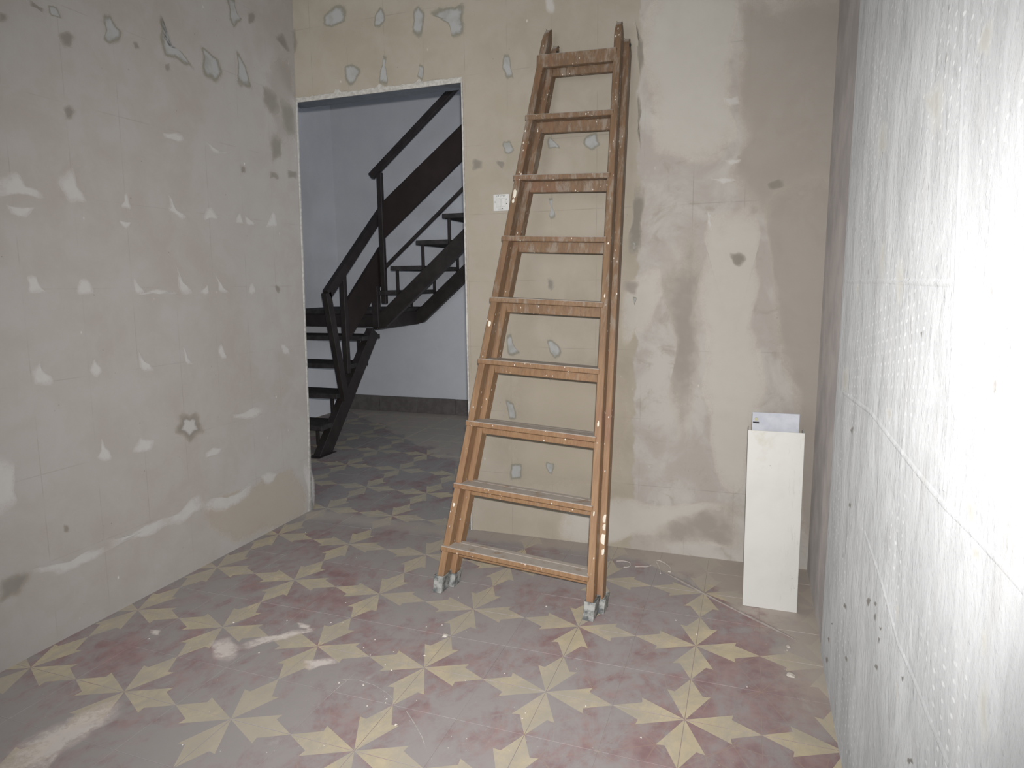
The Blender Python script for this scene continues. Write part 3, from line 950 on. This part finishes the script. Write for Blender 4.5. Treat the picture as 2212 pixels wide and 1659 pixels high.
# rubber shoes
for sgn in (-1, 1):
    for (y0, y1, sh, ht) in ((FY0, FY1, 0, 0.068), (BY0, BY1, SH, 0.056)):
        c = -HW(.03) if sgn < 0 else HW(.03)
        xa, xb = c + sh - 0.007, c + sh + RW + 0.007
        ya, yb = y0 - 0.008, y1 + (0.004 if y0 == FY0 else 0.008)
        if y0 != FY0: ya = y0 - 0.002
        vs = []
        for lvl, g in ((0, 0), (1, -0.001), (2, 0.002)):
            for (x, y) in ((xa - g, ya - g), (xb + g, ya - g), (xb + g, yb + g), (xa - g, yb + g)):
                b = tfloor(x, y, 0.0006)
                vs.append(Vector((x, y, b + (0, ht * .5, ht)[lvl])))
        # open lip around the wood
        for (x, y) in ((xa + .006, ya + .006), (xb - .006, ya + .006), (xb - .006, yb - .004), (xa + .006, yb - .004)):
            vs.append(Vector((x, y, tfloor(x, y) + ht - 0.004)))
        fs = [(3, 2, 1, 0)]
        for i in range(3):
            for q in range(4):
                q2 = (q + 1) % 4
                fs.append((i * 4 + q, i * 4 + q2, i * 4 + 4 + q2, i * 4 + 4 + q))
        fs.append((12, 13, 14, 15))
        m = MB(); m.v = vs; m.f = fs
        m.build('rubber_shoe', M['rubber'], lad, 0.0025, 2)

# hinge bolts near the top and a few thick paint drops on the rails
for sgn in (-1, 1):
    c = -HW(TOP + .05) if sgn < 0 else HW(TOP + .05) - 0.006
    m = MB()
    m.tube([(c - 0.004, 0.075, TOP + 0.05), (c + RW + SH + 0.004, 0.075, TOP + 0.05)], 0.006, 10)
    m.build('hinge_bolt', M['dark'], lad)
rd = random.Random(11)
drops = [(1, 'r', 0.30, 0.011, 0.022), (1, 'r', 0.345, 0.007, 0.012), (1, 'r', 0.375, 0.009, 0.016), (1, 'r', 0.255, 0.006, 0.012), (-1, 'f', 0.335, 0.005, 0.008), (-1, 'f', 1.065, 0.007, 0.013),
         (-1, 'f', 1.60, 0.007, 0.02), (-1, 'f', 1.57, 0.005, 0.01), (1, 'f', 0.72, 0.004, 0.012), (1, 'f', 0.395, 0.003, 0.01), (1, 'f', 1.20, 0.003, 0.008)]
for i, (sgn, fr, z, a, b) in enumerate(drops):
    c = (-HW(z) if sgn < 0 else HW(z) - 0.006 * z / TOP)
    y = FY0 if fr == 'f' else BY0
    xm = c + (SH if fr == 'r' else 0) + RW * (0.5 if fr == 'f' else 0.75)
    k = 12
    vs = [Vector((xm, y - 0.0022, z))]
    for s_ in (0.6, 1.0):
        for q in range(k):
            an = 2 * math.pi * q / k
            r = rd.uniform(.8, 1.15)
            vs.append(Vector((xm + a * s_ * r * math.cos(an), y - (0.0016 if s_ < 1 else 0.0002), z + b * s_ * r * math.sin(an))))
    vs = [Vector((max(c + (SH if fr == 'r' else 0) + .002, min(v.x, c + (SH if fr == 'r' else 0) + RW - .002)), v.y, v.z)) for v in vs]
    fs = []
    for q in range(k):
        q2 = (q + 1) % k
        fs += [(0, 1 + q, 1 + q2), (1 + q, 1 + k + q, 1 + k + q2, 1 + q2)]
    me = mesh('paint_drop', vs, fs, M['paint_drop'], True)
    if me.polygons[0].normal.y > 0: me.flip_normals()
    link('paint_drop', me, lad)

# ------------------------------------------------------------------ white casing standing at the right
cs = empty('metal_casing', (2.2355, 1.14, 0))
tag(cs, 'tall white enamelled metal casing standing upright in the right corner', 'casing')
m = MB()
hw, dp, ht, tk = 0.0935, 0.075, 0.668, 0.003
# U-shaped front cover with folded sides
prof = [(-hw, dp), (-hw, 0), (hw, 0), (hw, dp), (hw - tk, dp), (hw - tk, tk), (-hw + tk, tk), (-hw + tk, dp)]
k = len(prof)
lean = lambda z: -0.008 * z
vs = [Vector((x, y, 0.0005)) for x, y in prof] + [Vector((x + lean(ht), y, ht)) for x, y in prof]
fs = [(0, 1, 6, 7), (1, 2, 5, 6), (2, 3, 4, 5)]
fs = [tuple(reversed(f)) for f in fs] + [tuple(i + k for i in f) for f in fs] + [(i, (i + 1) % k, k + (i + 1) % k, k + i) for i in range(k)]
m.v = vs; m.f = fs
m.build('front_cover', M['casing'], cs, 0.0012, 2)
m = MB()
m.box((-0.080 - 0.006, 0.066, 0.001), (0.080 - 0.006, 0.071, 0.722))
bk = m.build('back_plate', M['zinc'], cs, 0.002, 2)
m = MB()
m.tube([(-0.072, 0.060, 0.697), (-0.072, 0.066, 0.697)], 0.006, 10)
m.build('screw', plain('brass screw', srgb(170, 168, 140), None, 0.4, 0, metal=0.4), bk)
m = MB(); m.box((-0.083, 0.062, 0.682), (-0.062, 0.066, 0.687))  # thin dark strip just under the screw
m.build('dark_strip', M['dark'], bk)
m = MB(); m.box((-0.083, 0.005, 0.10), (0.083, 0.066, 0.104))
m.build('bracket', M['zinc'], cs)
m = MB(); m.box((-0.083, 0.005, 0.55), (0.083, 0.066, 0.554))
m.build('bracket', M['zinc'], cs)

# ------------------------------------------------------------------ socket plate behind the ladder
pc = hit(1084, 438, NB, DB)
pl = empty('wall_socket', (pc.x, 1.55, pc.z))
tag(pl, 'small white switch plate on the ochre wall, half behind the ladder rail', 'switch')
m = MB(); m.box((-0.038, -0.011, -0.037), (0.038, 0, 0.037))
m.build('cover_plate', M['plate'], pl, 0.004, 2)
for x in (-0.012, 0.012):
    m = MB(); m.box((x - 0.011, -0.014, -0.02), (x + 0.011, -0.010, 0.018))
    m.build('rocker', M['plate'], pl, 0.0015)
for (x, z) in ((-0.028, 0.003), (0.026, 0.014), (0.027, -0.006), (0.006, -0.026)):
    m = MB(); m.tube([(x, -0.0112, z), (x, -0.0118, z)], 0.0022, 8)
    m.build('screw_hole', M['dark'], pl)
m = MB()
for i, x in enumerate((-0.020, -0.013, -0.004, 0.003, 0.010, 0.018)):
    m.box((x, -0.0116, 0.0245), (x + 0.0022, -0.011, 0.031))
    if i % 2: m.box((x, -0.0116, 0.029), (x + 0.0045, -0.011, 0.031))
m.box((-0.014, -0.0116, -0.0292), (0.012, -0.011, -0.0284))
tag(m.build('faint_print', M['print'], pl), kind='stuff')

# ------------------------------------------------------------------ string and crumbs on the floor
NF = Vector((0, 0, 1))


def fl(u, v): return hit(u, v, NF, 0.0)


def smooth_path(P, n=6):
    out = []
    for i in range(len(P) - 1):
        p0, p1, p2, p3 = P[max(i - 1, 0)], P[i], P[i + 1], P[min(i + 2, len(P) - 1)]
        for k in range(n):
            t = k / n
            out.append(0.5 * ((2 * p1) + (p2 - p0) * t + (2 * p0 - 5 * p1 + 4 * p2 - p3) * t * t + (3 * p1 - p0 - 3 * p2 + p3) * t ** 3))
    out.append(P[-1])
    return out


for lab, px, r in (('loop of white plastic string lying on the floor near the back wall', [(1427, 1240), (1424, 1226), (1417, 1213), (1424, 1212), (1438, 1219), (1447, 1227), (1449, 1236), (1443, 1236)], .0022),
                   ('short hooked white string end lying beside the ladder foot', [(1332, 1213), (1348, 1213), (1359, 1216), (1362, 1222), (1356, 1226), (1347, 1226)], .0018),
                   ('short straight piece of white string between hook and loop', [(1372, 1225), (1385, 1225), (1398, 1225), (1406, 1222)], .0015)):
    m = MB(); m.tube([p + Vector((0, 0, r + .0004)) for p in smooth_path([fl(*q) for q in px])], r, 6)
    tag(m.build('string', M['string']), lab, 'string')

crumbs = [(785, 1480), (793, 1525), (732, 1475), (833, 1518), (850, 1408), (917, 1416), (786, 1399), (810, 1382), (921, 1354), (832, 1436), (846, 1448),
          (395, 1609), (855, 1565), (715, 1345), (741, 1344), (747, 1302), (411, 1400), (620, 1340), (800, 1415), (645, 1600), (560, 1410), (1385, 1593),
          (1614, 1484), (770, 1205), (1265, 1525), (1135, 1540), (1128, 1552), (1245, 1445), (990, 1290), (900, 1513), (835, 1510), (1005, 1470), (1090, 1455),
          (1505, 1370), (1460, 1340), (1700, 1405), (505, 1345), (610, 1375), (660, 1150), (800, 1142), (322, 1380), (700, 1610), (955, 1350), (1180, 1310)]
rc = random.Random(5)
vs, fs = [], []
for (u, v) in crumbs + [(rc.uniform(450, 1150), rc.uniform(1320, 1640)) for _ in range(50)]:
    p = fl(u, v)
    if p.x > 2.3 or p.x < 0: continue
    r = rc.uniform(.002, .0045) if (u, v) in crumbs else rc.uniform(.0007, .0016)
    b = len(vs)
    for a in range(6):
        an = a * math.pi / 3 + rc.random()
        q = r * rc.uniform(.7, 1.2)
        vs.append(p + Vector((q * math.cos(an), q * math.sin(an), 0.0)))
    vs.append(p + Vector((0, 0, r * .8)))
    fs += [(b + a, b + (a + 1) % 6, b + 6) for a in range(6)]
tag(link('plaster_crumbs', mesh('plaster_crumbs', vs, fs, M['crumb'])), 'tiny white plaster crumbs scattered over the patterned floor tiles', 'debris', kind='stuff')
for (u, v, r, lab) in ((1708, 1458, 0.014, 'larger white plaster flake on red tile near the right wall'),
                       (1703, 1397, 0.009, 'white plaster bit at the end of the mortar ridge'),
                       (962, 1373, 0.012, 'white plaster clump on the tiles in front of the ladder')):
    p = fl(u, v)
    k = 9
    vs = [p + Vector((0, 0, r * .45))]
    for s_ in (.6, 1.0):
        for q in range(k):
            an = 2 * math.pi * q / k
            rr = r * s_ * rc.uniform(.7, 1.15)
            vs.append(p + Vector((rr * math.cos(an), rr * 1.3 * math.sin(an), r * .3 if s_ < 1 else 0.0003)))
    fs = []
    for q in range(k):
        q2 = (q + 1) % k
        fs += [(0, 1 + q, 1 + q2), (1 + q, 1 + k + q, 1 + k + q2, 1 + q2)]
    tag(link('plaster_flake', mesh('plaster_flake', vs, fs, M['crumb'])), lab, 'debris')

# ------------------------------------------------------------------ steel stair in the room beyond
st = empty('metal_staircase', (-0.7, 3.35, 0))
tag(st, 'dark brown steel open-riser staircase with turned flights beyond the doorway', 'staircase')
SO = Vector((-0.7, 3.35, 0))
XR = -0.70          # plane of the lower flight's near stringer
YN, YF = 3.37, 4.02  # planes of the upper flight's stringers


def sbar(name, a, b, w, h, side, mat='steel', bev=0.003, parent=None):
    m = MB(); m.bar(Vector(a) - SO, Vector(b) - SO, w, h, side)
    return m.build(name, M[mat], parent or st, bev)


def sbox(name, a, c, mat='tread', bev=0.003):
    m = MB(); m.box(Vector(a) - SO, Vector(c) - SO)
    return m.build(name, M[mat], st, bev)


# lower flight, climbing away from the viewer
for x in (XR - 0.02, XR - 0.80):
    m = MB()
    m.hexa([Vector(p) - SO for p in ((x - .03, 2.50, 0.001), (x + .03, 2.50, 0.001), (x + .03, 2.66, 0.001), (x - .03, 2.66, 0.001),
                                     (x - .03, 3.28, 0.86), (x + .03, 3.28, 0.86), (x + .03, 3.37, 0.80), (x - .03, 3.37, 0.80))])
    m.build('lower_stringer', M['steel'], st, 0.003)
    sbox('foot_plate', (x - .05, 2.47, 0.0), (x + .05, 2.68, 0.006), 'steel', 0.001)
for k in range(4):
    z = 0.215 + 0.197 * k
    y = 2.55 + 0.195 * k
    sbox('lower_tread', (XR - 0.85, y, z - 0.036), (XR + 0.005, y + 0.26, z))
    for x in (XR - 0.06, XR - 0.74):
        sbar('tread_post', (x, y + 0.04, z - 0.036), (x, y + 0.04, z - 0.15), 0.02, 0.02, (1, 0, 0), 'steel', 0.001)
# landing with its edge beams
sbox('landing', (-1.6, 3.34, 0.965), (XR + 0.02, 4.10, 1.0))
sbox('landing_beam', (-1.6, 3.335, 0.865), (XR - 0.02, 3.375, 0.964), 'steel')
sbox('landing_beam', (XR - 0.025, 3.34, 0.845), (XR + 0.02, 4.06, 0.964), 'steel')
sbox('landing_beam', (-1.6, 4.05, 0.865), (XR, 4.09, 0.964), 'steel')

# upper flight, climbing to the right
sl = 0.845
for y in (YN, YF):
    m = MB()
    xa, xb = XR + 0.0, 1.9
    za = lambda x: 1.01 + sl * (x + 0.62)
    w = 0.025
    bot = 0.155
    m.hexa([Vector(p) - SO for p in ((xa, y - w, 0.85), (xa + 0.03, y - w, 0.845), (xa + 0.03, y + w, 0.845), (xa, y + w, 0.85),
                                     (xa, y - w, za(xa)), (xa + 0.06, y - w, za(xa + 0.06)), (xa + 0.06, y + w, za(xa + 0.06)), (xa, y + w, za(xa)))])
    m2 = MB()
    pr = [(xa, 0.845), (xa + 0.085, 0.862), (xb, za(xb) - bot), (xb, za(xb)), (xa, za(xa))]
    kk = len(pr)
    m2.v = [Vector((x, y - w, z)) - SO for x, z in pr] + [Vector((x, y + w, z)) - SO for x, z in pr]
    m2.f = [tuple(range(kk)), tuple(range(2 * kk - 1, kk - 1, -1))] + [(i, (i + 1) % kk, kk + (i + 1) % kk, kk + i) for i in range(kk)]
    m2.build('upper_stringer', M['steel'], st, 0.003)
for k in range(11):
    x = -0.775 + 0.229 * k
    z = 1.152 + 0.190 * k
    sbox('upper_tread', (x, YN - 0.03, z - 0.034), (x + 0.27, YF + 0.03, z))
    for y in (YN, YF):
        zz = 1.01 + sl * (x + 0.045 + 0.62)
        sbar('tread_post', (x + 0.045, y, z - 0.034), (x + 0.045, y, zz - 0.03), 0.02, 0.02, (1, 0, 0), 'steel', 0.001)

# railings: newel posts, handrail, wide board, thin bar
sbar('newel_post', (XR + 0.075, YN, 1.05), (XR + 0.075, YN, 2.06), 0.04, 0.04, (1, 0, 0))
sbar('short_post', (XR + 0.015, YN - 0.03, 0.86), (XR + 0.015, YN - 0.03, 1.19), 0.055, 0.05, (1, 0, 0))
sbar('upper_handrail', (XR - 0.0, YN, 2.035), (1.9, YN, 2.035 + 2.60 * 0.795), 0.045, 0.05, (0, 1, 0))
m = MB()
z0a, z0b, z1a, z1b = 1.555, 1.83, 1.555 + .79 * 2.5, 1.83 + .755 * 2.5
xa, xb = XR + 0.085, XR + 0.085 + 2.5
m.hexa([Vector(p) - SO for p in ((xa, YN - .014, z0a), (xb, YN - .014, z1a), (xb, YN + .014, z1a), (xa, YN + .014, z0a),
                                 (xa, YN - .014, z0b), (xb, YN - .014, z1b), (xb, YN + .014, z1b), (xa, YN + .014, z0b))])
m.build('rail_board', M['steel2'], st, 0.002)
sbar('thin_rail', (XR + 0.09, YN, 1.335), (1.9, YN, 1.335 + 2.51 * 0.82), 0.02, 0.026, (0, 1, 0))
XP = XR + 0.02
sbar('lower_handrail', (XP, 2.675, 1.135), (XP, 3.50, 1.80), 0.045, 0.072, (1, 0, 0))
sbar('end_leg', (XP, 2.668, 1.15), (XP, 2.83, 0.36), 0.045, 0.062, (1, 0, 0))
sbar('lower_newel', (XP, 2.88, 0.55), (XP, 2.88, 1.27), 0.042, 0.042, (1, 0, 0))
m = MB()
m.hexa([Vector(p) - SO for p in ((XP - .014, 2.88, 0.77), (XP + .014, 2.88, 0.77), (XP + .014, 3.42, 1.21), (XP - .014, 3.42, 1.21),
                                 (XP - .014, 2.88, 1.06), (XP + .014, 2.88, 1.06), (XP + .014, 3.42, 1.50), (XP - .014, 3.42, 1.50))])
m.build('rail_board', M['steel2'], st, 0.002)
